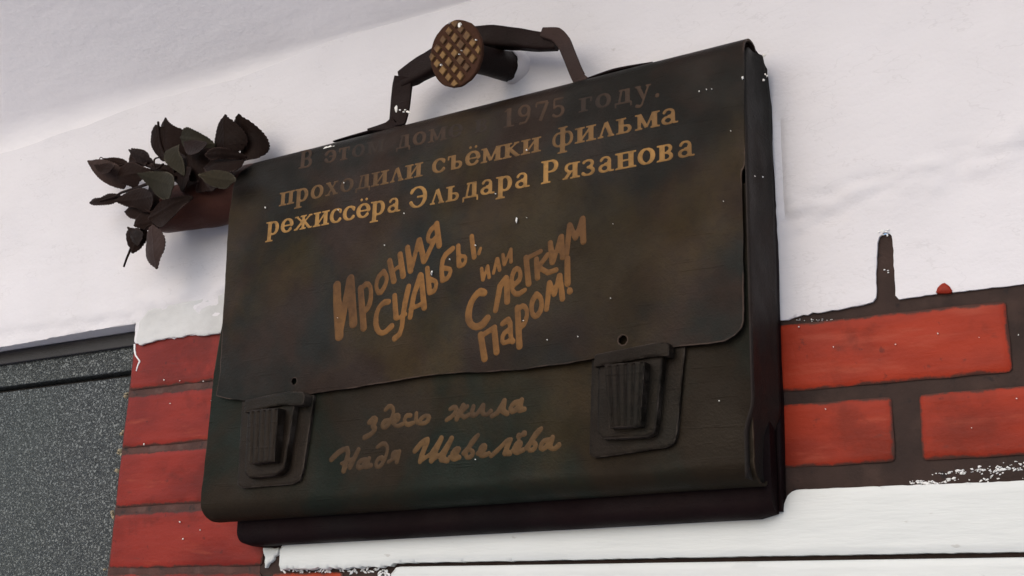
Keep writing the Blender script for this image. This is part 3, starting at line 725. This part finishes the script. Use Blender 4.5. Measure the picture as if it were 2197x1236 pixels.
def traced(S, ox, oy, k, d, m, parent, up, ww=1.0):
    out = []
    for pts, w_ in S:
        if len(pts) > 3:          # smooth the brush path
            Q = [pts[0]]
            for k_ in range(len(pts) - 1):
                a_, b_ = pts[k_], pts[k_ + 1]; Q += [(a_[0] * .75 + b_[0] * .25, a_[1] * .75 + b_[1] * .25), (a_[0] * .25 + b_[0] * .75, a_[1] * .25 + b_[1] * .75)]
            pts = Q + [pts[-1]]
        P = [XZ(ox + x / k, oy + y / k, d) for x, y in pts]
        px = W3(ox + 50, oy + 50, d)[2] - W3(ox + 50, oy + 50 + 10, d)[2]; s = px / 10 / k
        n = len(P); out.append((P, [w_ * s * ww * (1.0 + .10 * math.sin(i * 1.1)) for i in range(n)]))
    letter(out, m, parent, d, up, h=.0014)
def ring(pts): return pts
TITLE = [
 [([(225,540),(228,700),(240,880)],52),([(242,865),(312,500)],42),([(318,495),(335,795)],50)],
 [([(385,560),(405,825)],40),([(390,560),(430,522),(458,560),(453,650),(425,710),(398,715)],30)],
 [([(540,445),(498,490),(490,560),(515,600),(552,545),(566,485),(540,445)],28)],
 [([(580,375),(610,510)],34),([(600,445),(660,400)],22),([(650,330),(672,475)],34)],
 [([(700,285),(722,440)],34),([(732,415),(775,235)],27),([(782,235),(812,375)],34)],
 [([(898,125),(915,270)],34),([(898,130),(848,175),(835,235),(868,248),(903,205)],28),([(878,245),(818,372)],28)],
 [([(575,650),(540,655),(500,700),(485,780),(500,850),(540,866),(595,815)],32)],
 [([(615,610),(625,755)],32),([(632,765),(690,735)],22),([(710,548),(678,700),(660,860),(615,897)],32)],
 [([(720,755),(745,610),(788,470)],30),([(795,475),(815,690)],32),([(722,700),(812,660)],24)],
 [([(835,425),(850,580)],30),([(850,592),(888,575),(900,515),(858,500)],26)],
 [([(1008,292),(945,345),(930,430),(938,505)],30),([(938,508),(980,490),(1000,432),(955,425)],26)],
 [([(1045,275),(1052,405)],28),([(1054,415),(1092,398),(1100,345),(1058,345)],22),([(1135,210),(1155,350)],28)],
 [([(1197,292),(1186,328)],20)],
 [([(1205,430),(1215,503)],22),([(1220,498),(1242,415)],16),([(1246,412),(1256,488)],20)],
 [([(1285,460),(1308,362)],19),([(1312,362),(1326,438)],21)],
 [([(1347,335),(1357,400)],21),([(1362,396),(1393,312)],16),([(1400,298),(1402,382)],21)],
 [([(1222,592),(1190,582),(1140,640),(1115,720),(1120,790),(1160,826),(1210,810),(1246,760)],38)],
 [([(1298,710),(1328,545),(1368,492)],30),([(1372,495),(1376,650)],32)],
 [([(1420,540),(1466,500),(1463,435),(1432,424),(1405,485),(1405,570),(1440,608),(1495,572)],26)],
 [([(1503,355),(1520,530)],31),([(1510,358),(1600,312)],24)],
 [([(1573,365),(1580,490)],29),([(1587,418),(1648,335)],26),([(1592,422),(1650,456),(1705,437)],26)],
 [([(1665,255),(1680,385)],30),([(1690,372),(1733,215)],24),([(1740,212),(1748,350)],30)],
 [([(1775,330),(1795,135)],29),([(1800,135),(1833,222)],25),([(1838,220),(1878,90)],25),([(1882,90),(1887,245)],31)],
 [([(1200,875),(1225,1035)],35),([(1208,880),(1292,825)],28),([(1290,832),(1306,990)],33)],
 [([(1345,800),(1395,762),(1402,900),(1415,918)],29),([(1396,835),(1348,868),(1342,935),(1390,918)],25)],
 [([(1445,692),(1460,952)],33),([(1450,700),(1488,672),(1514,720),(1495,800),(1462,828)],26)],
 [([(1572,600),(1538,655),(1542,735),(1572,756),(1608,700),(1605,625),(1572,600)],28)],
 [([(1640,702),(1660,525)],28),([(1665,525),(1690,602)],24),([(1695,600),(1725,475)],24),([(1730,475),(1747,630)],29)],
 [([(1780,360),(1782,528)],32),([(1796,575),(1797,580)],32)]]
for S in TITLE: traced(S, 650, 440, 3.1386, DF, M_TITLE, flap, upF, 1.2)
SCRIPT = [
 [([(500,290),(540,250),(562,268),(525,318),(552,340),(520,382),(462,412)],22)],
 [([(662,272),(615,280),(602,328),(642,330),(690,245),(702,180),(668,150),(632,188)],19)],
 [([(692,292),(742,262),(742,225),(708,232),(692,290),(722,325),(772,302)],18)],
 [([(838,232),(802,232),(782,280),(812,312),(862,292)],19)],
 [([(885,215),(880,285),(920,302),(972,290),(998,240),(955,232),(922,262)],18)],
 [([(1130,272),(1180,240),(1218,182),(1200,160),(1160,182)],18),([(1268,150),(1215,262)],20),([(1238,222),(1302,160)],17),([(1240,220),(1278,250),(1315,228)],17)],
 [([(1352,160),(1332,230),(1368,240),(1430,152)],19),([(1432,150),(1422,220),(1460,230),(1492,200)],19)],
 [([(1500,240),(1545,212),(1602,112)],19),([(1602,112),(1590,200),(1622,218)],21)],
 [([(1722,120),(1672,132),(1642,188),(1670,210),(1732,142)],19),([(1742,105),(1722,192),(1762,182)],20)],
 [([(190,590),(260,522),(340,492),(292,680)],24),([(412,510),(342,652)],22),([(272,622),(372,582)],15)],
 [([(472,590),(422,600),(397,648),(430,664),(490,602)],19),([(497,582),(472,650),(512,638)],20)],
 [([(602,572),(562,590),(547,648),(590,650),(632,572),(652,492),(620,452),(562,490)],18)],
 [([(742,530),(692,530),(682,578),(722,570)],17),([(745,525),(722,610)],19),([(702,580),(652,610)],15)],
 [([(870,522),(940,442),(990,420),(932,540),(912,608)],22),([(915,605),(1000,545),(1085,420)],16),([(1088,418),(1005,598)],23),([(1008,600),(1085,545),(1170,420)],16),([(1172,418),(1085,590),(1132,598)],22)],
 [([(1152,572),(1210,540),(1240,502),(1205,500),(1165,550),(1175,598),(1232,572)],18)],
 [([(1262,540),(1330,472),(1402,380),(1345,430),(1292,520),(1282,578),(1330,570),(1350,525),(1318,512)],18)],
 [([(1380,542),(1440,512),(1450,472),(1415,480),(1392,538),(1412,570),(1472,542)],18)],
 [([(1490,562),(1560,500),(1622,430),(1650,430)],18),([(1642,440),(1602,540),(1642,540)],21)],
 [([(1662,520),(1720,490),(1740,452),(1705,450),(1672,508),(1692,545),(1752,512)],18),([(1715,402),(1717,400)],24),([(1757,382),(1759,380)],24)],
 [([(1772,500),(1850,402),(1912,330),(1865,362),(1802,460),(1792,520),(1840,510),(1860,462),(1828,452)],18)],
 [([(1962,430),(1912,440),(1882,498),(1920,510),(1982,432)],18),([(1992,410),(1962,490),(2002,510),(2042,472)],20)]]
for S in SCRIPT: traced(S, 660, 830, 3.788, DP, M_SCRIPT, front, upP, 2.05)

# ---- handle
hd = .050
handle = sweep('handle', [W3(*p) for p in [(862, 172, hd), (888, 157, hd), (930, 134, hd), (975, 104, hd), (1020, 84, hd), (1060, 80, hd - .004), (1110, 84, hd - .006), (1160, 90, hd - .006), (1198, 92, hd - .006)]],
      [(.0115, .006), (.0142, .008), (.0148, .009), (.0140, .010), (.0132, .010), (.0126, .009), (.0118, .008), (.0108, .007), (.0090, .005)], M_DARK, case, 24, 4.5, dent=.05, crisp=.8)
handle['label'] = 'bent carrying handle hooked over the nail'
sweep('handle_strap', [W3(*p) for p in [(800, 284, .046), (838, 276, .048), (853, 262, .050), (858, 235, .051), (861, 205, .051), (864, 180, .052), (868, 168, .052)]],
      [(.0016, .010), (.006, .009), (.0125, .0018), (.0140, .0018), (.0145, .0018), (.0140, .003), (.0132, .006)], M_DARK, handle, 16, 6, subdiv=7, crisp=.7)
sweep('handle_strap', [W3(*p) for p in [(1170, 74, .048), (1195, 76, .050), (1210, 92, .051), (1222, 120, .052), (1234, 150, .052), (1244, 170, .050), (1262, 176, .047)]],
      [(.006, .008), (.0085, .004), (.0082, .0016), (.0078, .0016), (.0078, .0016), (.0080, .0016), (.003, .009)], M_STRAP, handle, 16, 6, subdiv=7, crisp=.5)
for a, b_, c_ in (((716, 304), (790, 285), (868, 268)), ((1238, 178), (1320, 152), (1402, 136))):
    sweep('handle_foot', [W3(*a, .050), W3(*b_, .050), W3(*c_, .050)], [(.0006, .002), (.0016, .004), (.0010, .003)], M_BACK, handle, 12, 4)

# paint drops on the case
L = []
for px, py, r in [(705, 318, 0), (1593, 167, 6), (1637, 380, 2.6), (1500, 196, 3), (1516, 192, 2.6), (1527, 191, 2), (569, 445, 2.6), (738, 392, 2.4), (726, 450, 2.2), (867, 458, 2.2), (1108, 475, 1.6), (825, 526, 2.6), (1020, 526, 2.8), (965, 556, 3), (926, 586, 3), (950, 545, 1.6), (1063, 416, 2.4), (1568, 281, 2.4), (1620, 378, 2.0), (1310, 640, 2), (1259, 571, 1.8), (1321, 598, 1.4), (1240, 722, 2.2), (1174, 729, 2.2), (791, 803, 1.6), (1543, 860, 2.6), (1524, 908, 1.4), (1188, 910, 1.8), (1155, 920, 1.6), (1020, 986, 2), (1384, 1044, 1.8), (596, 740, 1.4), (672, 687, 1.4), (1552, 432, 2.0), (1580, 729, 1.6), (1130, 322, 3), (1090, 300, 1.6), (1322, 480, 1.3), (545, 500, 1.6)]:
    if r > 1.9: L.append((px, py, r * .45, r * .75, (DF if py < 790 else DP) + .0016, .3))
L += [(1108, 472, 1.4, 7, DF + .0016, -.1), (926, 586, 1.4, 5, DF + .0016, -.2), (699, 320, 7, 5, DF - .003, .3), (708, 317, 8, 4.5, DF - .003, .2), (716, 315, 4, 3, DF - .003, .2)]
L += [(850, 234, 4, 11, .053, 0), (866, 240, 2, 2, .0535, 0), (876, 241, 5, 3, .0535, -.5), (858, 236, 2, 2, .0535, 0), (869, 236, 2, 1.5, .0535, 0)]
L += [(1640, 118, 4, 4, .046, 0), (1642, 160, 2, 3, .046, 0), (1638, 172, 2.5, 4, .046, 0), (1646, 163, 2, 3, .046, 0)]
for i in range(4):
    L.append((rnd.uniform(560, 1560), rnd.uniform(380, 760), rnd.uniform(.5, 1.1), rnd.uniform(.5, 1.3), DF + .0014, 0))
L = [l for l in L]
o = blobs('paint_drops', L, M_DROP, case, 8, .0007); o['kind'] = 'stuff'
keep(case)

# ------------------------------------------------------------------ the nail
pn = Vector(W3(1106, 147, .004)); ph = Vector(W3(977, 115, .108))
nail = thing('wall_nail', 'giant rusty nail with waffle-patterned brass head holding up the briefcase handle', 'nail', pn)
ax = (ph - pn).normalized()
ku = Vector((0, 0, 1)); vv = (ku - ax * ku.dot(ax)).normalized(); uu = vv.cross(ax) * 1.0
# u to the viewer's right
if uu.x < 0: uu = -uu
HR = abs((Vector(W3(977, 50, .108)) - Vector(W3(977, 181, .108))).length) / 2 * .985
HU = HR
bs = pn - ax * .02
sweep('nail_shank', [bs, bs.lerp(ph, .4), bs.lerp(ph, .8), ph - ax * .012], [(.0168, .0168)] * 4, M_DARK, nail, 24, 2, Vector((0, 0, 1)), 4, dent=.05)
def disc(name, c, r, t0, t1, m, parent, n=44, seed=0):
    rr = random.Random(seed); V = []; Fc = []; rings = [(t0, r * .96), (t0 + .3 * (t1 - t0), r), (t1 - .001, r), (t1, r * .97)]
    J_ = [1 + rr.uniform(-.012, .012) for _ in range(n)]
    for t_, q in rings:
        for k in range(n):
            a = 2 * math.pi * k / n; V.append(c + ax * t_ + (uu * math.cos(a) + vv * math.sin(a)) * q * J_[k])
    for i in range(3):
        for k in range(n): Fc.append([i * n + k, i * n + (k + 1) % n, (i + 1) * n + (k + 1) % n, (i + 1) * n + k])
    Fc.append([3 * n + k for k in range(n)]); Fc.append(list(range(n))[::-1])
    me = bpy.data.meshes.new(name); me.from_pydata([tuple(v) for v in V], [], Fc); me.update()
    bm = bmesh.new(); bm.from_mesh(me); bmesh.ops.recalc_face_normals(bm, faces=bm.faces); bm.to_mesh(me); bm.free(); smooth(me, 35)
    return link(name, me, m, parent)
head = disc('nail_head', ph, HR, -.006, 0, M_RUST, nail)
RL = math.radians(36); sp_ = HR * .325; hs = HR * .100
for i in range(-4, 5):
    for j_ in range(-4, 5):
        a = (i * math.cos(RL) + j_ * math.sin(RL)) * sp_; b_ = (i * math.sin(RL) - j_ * math.cos(RL)) * sp_
        if math.hypot(a, b_) > HR * .93: continue
        cc = ph + uu * a + vv * b_; e1 = uu * math.cos(RL) + vv * math.sin(RL); e2 = uu * math.sin(RL) - vv * math.cos(RL); V = []
        hsz = hs * random.uniform(.9, 1.12)
        def clampd(p):
            o_ = p - ph; o_ -= ax * o_.dot(ax); L_ = o_.length
            return p if L_ < HR * .985 else p - o_ * (1 - HR * .985 / L_)
        for q, t_ in ((1.12, -.001), (1.0, .0016), (.82, .0022)):
            for sx, sy in ((-1, -1), (1, -1), (1, 1), (-1, 1)): V.append(tuple(clampd(cc + e1 * hsz * q * sx + e2 * hsz * q * sy * 1.05 + ax * t_)))
        Fc = [[k, (k + 1) % 4, (k + 1) % 4 + 4, k + 4] for k in range(4)] + [[k + 4, (k + 1) % 4 + 4, (k + 1) % 4 + 8, k + 8] for k in range(4)] + [[8, 9, 10, 11], [3, 2, 1, 0]]
        me = bpy.data.meshes.new('stud'); me.from_pydata(V, [], Fc); me.update()
        bm = bmesh.new(); bm.from_mesh(me); bmesh.ops.recalc_face_normals(bm, faces=bm.faces); bm.to_mesh(me); bm.free()
        link('stud', me, M_STUD, head)
# white paint lapping over the nail where it enters the wall
V = []; Fc = []; n = 28
for i, (t_, q) in enumerate([(-.008, .0225), (.0035, .0188), (.012, .0177), (.0145, .0173)]):
    for k in range(n):
        a = 2 * math.pi * k / n; s_ = 1 + .7 * max(0, math.cos(a)) ** 1 if False else 1
        tt = t_ + (.003 * math.cos(a + .3) + .0022 * float(vnoise(k * .9, i + 2))) * (i > 0)
        V.append(tuple(pn + ax * tt + (uu * math.cos(a) + vv * math.sin(a)) * q * (1 + .03 * float(vnoise(k * .7, 4)))))
for i in range(3):
    for k in range(n): Fc.append([i * n + k, i * n + (k + 1) % n, (i + 1) * n + (k + 1) % n, (i + 1) * n + k])
me = bpy.data.meshes.new('paint_collar'); me.from_pydata(V, [], Fc); me.update(); smooth(me, 60)
o = link('paint_collar', me, M_WHITE, nail); md = o.modifiers.new('s', 'SOLIDIFY'); md.thickness = .0008; md.offset = 1
# paint drop and nick on the head
for px, py, rx, ry in ((988, 55, 5, 7), (1023, 86, 1.6, 2), (964, 50, 3, 2), (948, 140, 1.6, 3), (987, 117, 1.3, 1.6), (992, 109, 1.3, 1.3)):
    v = Vector(RM @ np.array([px - PW / 2, F, -(py - PH / 2)])); cv = Vector(CAM); t_ = (ph - cv).dot(ax) / v.dot(ax); c0 = cv + v * t_
    s_ = (c0 - cv).length / F; V = []; m_ = 9
    for q, hgt in ((1, -.0006), (.75, .0024)):
        for k in range(m_):
            a = 2 * math.pi * k / m_; qq = q * random.uniform(.85, 1.1); V.append(tuple(c0 + uu * math.cos(a) * rx * s_ * qq + vv * math.sin(a) * ry * s_ * qq + ax * hgt))
    Fc = [[k, (k + 1) % m_, (k + 1) % m_ + m_, k + m_] for k in range(m_)] + [[m_ + k for k in range(m_)]]
    me = bpy.data.meshes.new('paint_drop'); me.from_pydata(V, [], Fc); me.update(); link('paint_drop', me, M_DROP, head)
keep(nail)

# ------------------------------------------------------------------ the bath broom (leafy bundle)
broom = thing('bath_broom', 'bundle of dark bronze birch leaves and rolled stem sticking out left of the briefcase', 'bath broom', W3(500, 430, .04))
def cpx(x, y): return (150 + x / 3.09, 200 + y / 3.09)
sweep('broom_roll', [W3(610, 400, .033), W3(560, 406, .033), W3(515, 416, .033), W3(450, 432, .036), W3(395, 444, .040), W3(352, 455, .040)],
      [(.030, .028), (.034, .030), (.0365, .031), (.0345, .032), (.0315, .030), (.0285, .028)], M_TUBE, broom, 30, 2, dent=.03)
LEAVES = [
 ([(590,145),(640,195),(700,225),(785,240),(775,330),(720,420),(640,450),(570,430),(530,330),(535,240),(570,220),(575,170)], .060, M_LEAF, (.25, -.3), (590,150),(640,450)),
 ([(790,235),(850,260),(920,300),(935,345),(870,380),(800,400),(745,350),(740,290)], .066, M_LEAFG, (-.2, .4), (930,330),(745,300)),
 ([(1100,195),(1155,168),(1210,195),(1260,260),(1272,330),(1250,390),(1200,430),(1130,440),(1110,330),(1095,250)], .048, M_LEAF, (.1, .3), (1155,168),(1140,440)),
 ([(1035,155),(1090,190),(1130,240),(1142,290),(1110,350),(1060,378),(990,378),(935,370),(930,310),(960,250),(990,195)], .064, M_LEAF, (.15, .2), (1035,155),(1010,378)),
 ([(890,480),(920,410),(960,378),(1050,372),(1110,388),(1150,430),(1120,500),(1040,530),(960,540),(900,515)], .082, M_LEAF, (0, -.5), (890,490),(1130,440)),
 ([(885,555),(930,528),(1000,520),(1070,535),(1110,560),(1115,590),(1080,600),(1030,625),(970,620),(915,605)], .093, M_LEAFG, (0, .5), (885,555),(1115,590)),
 ([(620,385),(670,350),(715,345),(725,400),(755,450),(765,545),(700,510),(640,460)], .076, M_LEAFG, (.3, 0), (715,345),(760,540)),
 ([(745,350),(770,310),(830,325),(925,345),(935,400),(900,480),(900,540),(820,600),(760,520)], .072, M_LEAF, (.1, -.4), (770,315),(860,590)),
 ([(480,545),(560,525),(650,530),(720,560),(755,600),(740,650),(690,690),(620,705),(560,670),(520,610)], .092, M_LEAFG, (.1, .35), (480,545),(750,640)),
 ([(118,450),(200,440),(260,450),(330,490),(315,540),(300,608),(240,600),(180,565),(140,510)], .056, M_STRAP, (.2, .2), (118,450),(310,560)),
 ([(220,432),(300,425),(360,440),(372,472),(330,500),(270,470)], .048, M_LEAF, (0, -.2), (220,432),(370,470)),
 ([(400,365),(450,365),(500,385),(540,420),(555,455),(530,495),(480,510),(420,475),(380,440)], .052, M_LEAF, (.2, -.2), (400,365),(545,490)),
 ([(305,540),(340,480),(400,450),(480,490),(545,500),(520,535),(470,550),(430,580),(410,618),(340,592),(310,575)], .064, M_LEAF, (0, .3), (310,560),(540,505)),
 ([(125,715),(150,695),(200,697),(230,675),(270,665),(318,668),(300,702),(270,725),(200,738),(140,738)], .050, M_LEAF, (.1, .1), (125,720),(318,670)),
 ([(320,715),(370,675),(430,640),(500,635),(570,670),(610,715),(560,770),(490,790),(430,750),(365,748)], .074, M_LEAF, (0, .3), (320,720),(600,705)),
 ([(360,770),(400,735),(470,730),(530,760),(510,800),(440,836),(385,820)], .066, M_LEAF, (.1, -.2), (360,780),(520,770)),
 ([(510,810),(545,770),(600,720),(690,700),(770,672),(800,690),(720,760),(640,850),(600,885),(540,865)], .090, M_LEAF, (.2, .3), (510,820),(795,685)),
 ([(440,810),(500,785),(570,820),(600,860),(560,900),(500,900),(445,890)], .070, M_LEAF, (.1, .1), (445,880),(580,830)),
 ([(365,915),(400,895),(480,900),(500,945),(450,1020),(410,1048),(388,1020),(370,960)], .060, M_LEAF, (-.2, .2), (400,1045),(490,900)),
 ([(500,930),(540,890),(600,900),(628,960),(615,1030),(580,1090),(555,1148),(510,1130),(470,1090),(450,1030),(480,980)], .074, M_STRAP, (.2, .25), (550,1145),(560,890)),
 ([(550,470),(640,480),(760,500),(900,530),(925,610),(860,650),(780,680),(740,600),(640,560),(570,520)], .062, M_LEAF, (0, .1), (555,480),(900,600)),
 ([(520,600),(640,640),(760,620),(800,680),(700,720),(620,790),(540,800),(500,720)], .068, M_LEAF, (.1, .1), (520,610),(760,680)),
 ([(545,235),(600,215),(640,260),(655,330),(640,400),(590,425),(545,380),(530,310)], .058, M_LEAF, (-.2, 0), (570,220),(620,420)),
 ([(745,320),(790,300),(860,312),(920,335),(915,390),(860,420),(790,410),(755,370)], .082, M_DARK, (0, -.6), (750,320),(910,400)),
 ([(905,400),(960,372),(1040,368),(1100,380),(1125,410),(1060,420),(980,425),(920,440)], .090, M_LEAF, (0, .8), (905,410),(1120,400)),
 ([(400,380),(450,385),(500,400),(545,445),(520,480),(460,470),(410,430)], .064, M_DARK, (.2, .5), (400,380),(540,460)),
 ([(150,470),(210,455),(280,470),(330,500),(300,545),(230,540),(180,515)], .064, M_LEAF, (.1, -.6), (150,470),(320,520)),
 ([(640,400),(700,380),(760,420),(820,480),(860,560),(800,580),(720,540),(660,480)], .058, M_DARK, (.1, 0), (640,400),(850,570)),
 ([(860,560),(900,530),(960,540),(980,600),(930,640),(860,650),(800,640)], .078, M_DARK, (.1, 0), (860,560),(930,640)),
 ([(390,900),(440,905),(485,920),(470,970),(430,1000),(395,965)], .066, M_DARK, (.3, .3), (395,900),(440,1000)),
]
for i, (pts, d, m, tilt, A0, B0) in enumerate(LEAVES):
    P = poly_px([cpx(*p) for p in pts], d); A_ = np.array(XZ(*cpx(*A0), d)); B_ = np.array(XZ(*cpx(*B0), d)); ax2 = (B_ - A_) / np.linalg.norm(B_ - A_); nn = np.array([-ax2[1], ax2[0]])
    # round the outline (Chaikin) then serrate
    Q = np.array(P)
    for _ in range(1):
        Q = np.array([q for k in range(len(Q)) for q in (Q[k] * .75 + Q[(k + 1) % len(Q)] * .25, Q[k] * .25 + Q[(k + 1) % len(Q)] * .75)])
    Q[np.argmin(((Q - A_) ** 2).sum(1))] = A_ - ax2 * .0022; Q[np.argmin(((Q - B_) ** 2).sum(1))] = B_ + ax2 * .0022
    sl_ = sd_poly(Q); cen = Q.mean(0)
    def sdf(X, Z, sl_=sl_, A_=A_, ax2=ax2):
        s = (X - A_[0]) * ax2[0] + (Z - A_[1]) * ax2[1]
        return sl_(X, Z) - .0007 + .0007 * np.sin(s * 2 * math.pi / .0042) * np.exp(-((sl_(X, Z)) / .003) ** 2)
    def mp(u, v, s, b, d=d, A_=A_, ax2=ax2, nn=nn, cen=cen, tilt=tilt, i=i):
        t_ = (u - A_[0]) * nn[0] + (v - A_[1]) * nn[1]; l_ = (u - A_[0]) * ax2[0] + (v - A_[1]) * ax2[1]
        dd = d + tilt[0] * (u - cen[0]) * .5 + tilt[1] * (v - cen[1]) * .8 - (11, -9, 14, 9, 12)[i % 5] * t_ * t_ - (5, 3, -4)[i % 3] * (l_ - .02) ** 2 + .0016 * fbm(u * 35 + i, v * 35, 2)
        dd = dd + .0012 * np.exp(-(t_ / .0012) ** 2) * 1.0 + .00015 * np.cos((l_ - np.abs(t_) * .9) * 2 * math.pi / .008) - b
        return np.stack([u, -dd, v], 1)
    field('leaf', sdf, bbox(Q, .0045), .0016, mp, m, broom, thick=.0012, ang=70)
def twig(pts, r, m=M_LEAF): sweep('twig', [W3(*cpx(x, y), d) for x, y, d in pts], [(r * (1 - .5 * k / len(pts)),) * 2 for k in range(len(pts))], m, broom, 8, 2, subdiv=4)
twig([(560, 800, .072), (520, 850, .066), (440, 940, .058), (398, 1045, .054), (375, 1100, .05), (357, 1152, .048)], .0022)
twig([(520, 600, .075), (420, 635, .06), (340, 660, .054), (300, 685, .05), (200, 715, .05)], .0022)
twig([(700, 560, .07), (560, 500, .064), (450, 460, .058), (330, 480, .055)], .0025)
twig([(700, 520, .068), (640, 430, .06), (600, 330, .058), (585, 190, .06)], .0025)
twig([(620, 470, .074), (570, 505, .072), (560, 440, .07), (600, 425, .07)], .0016)
twig([(230, 440, .05), (205, 425, .048), (195, 440, .048)], .0008)
twig([(640, 830, .07), (560, 870, .074), (520, 880, .076), (495, 905, .075)], .0018)
keep(broom)
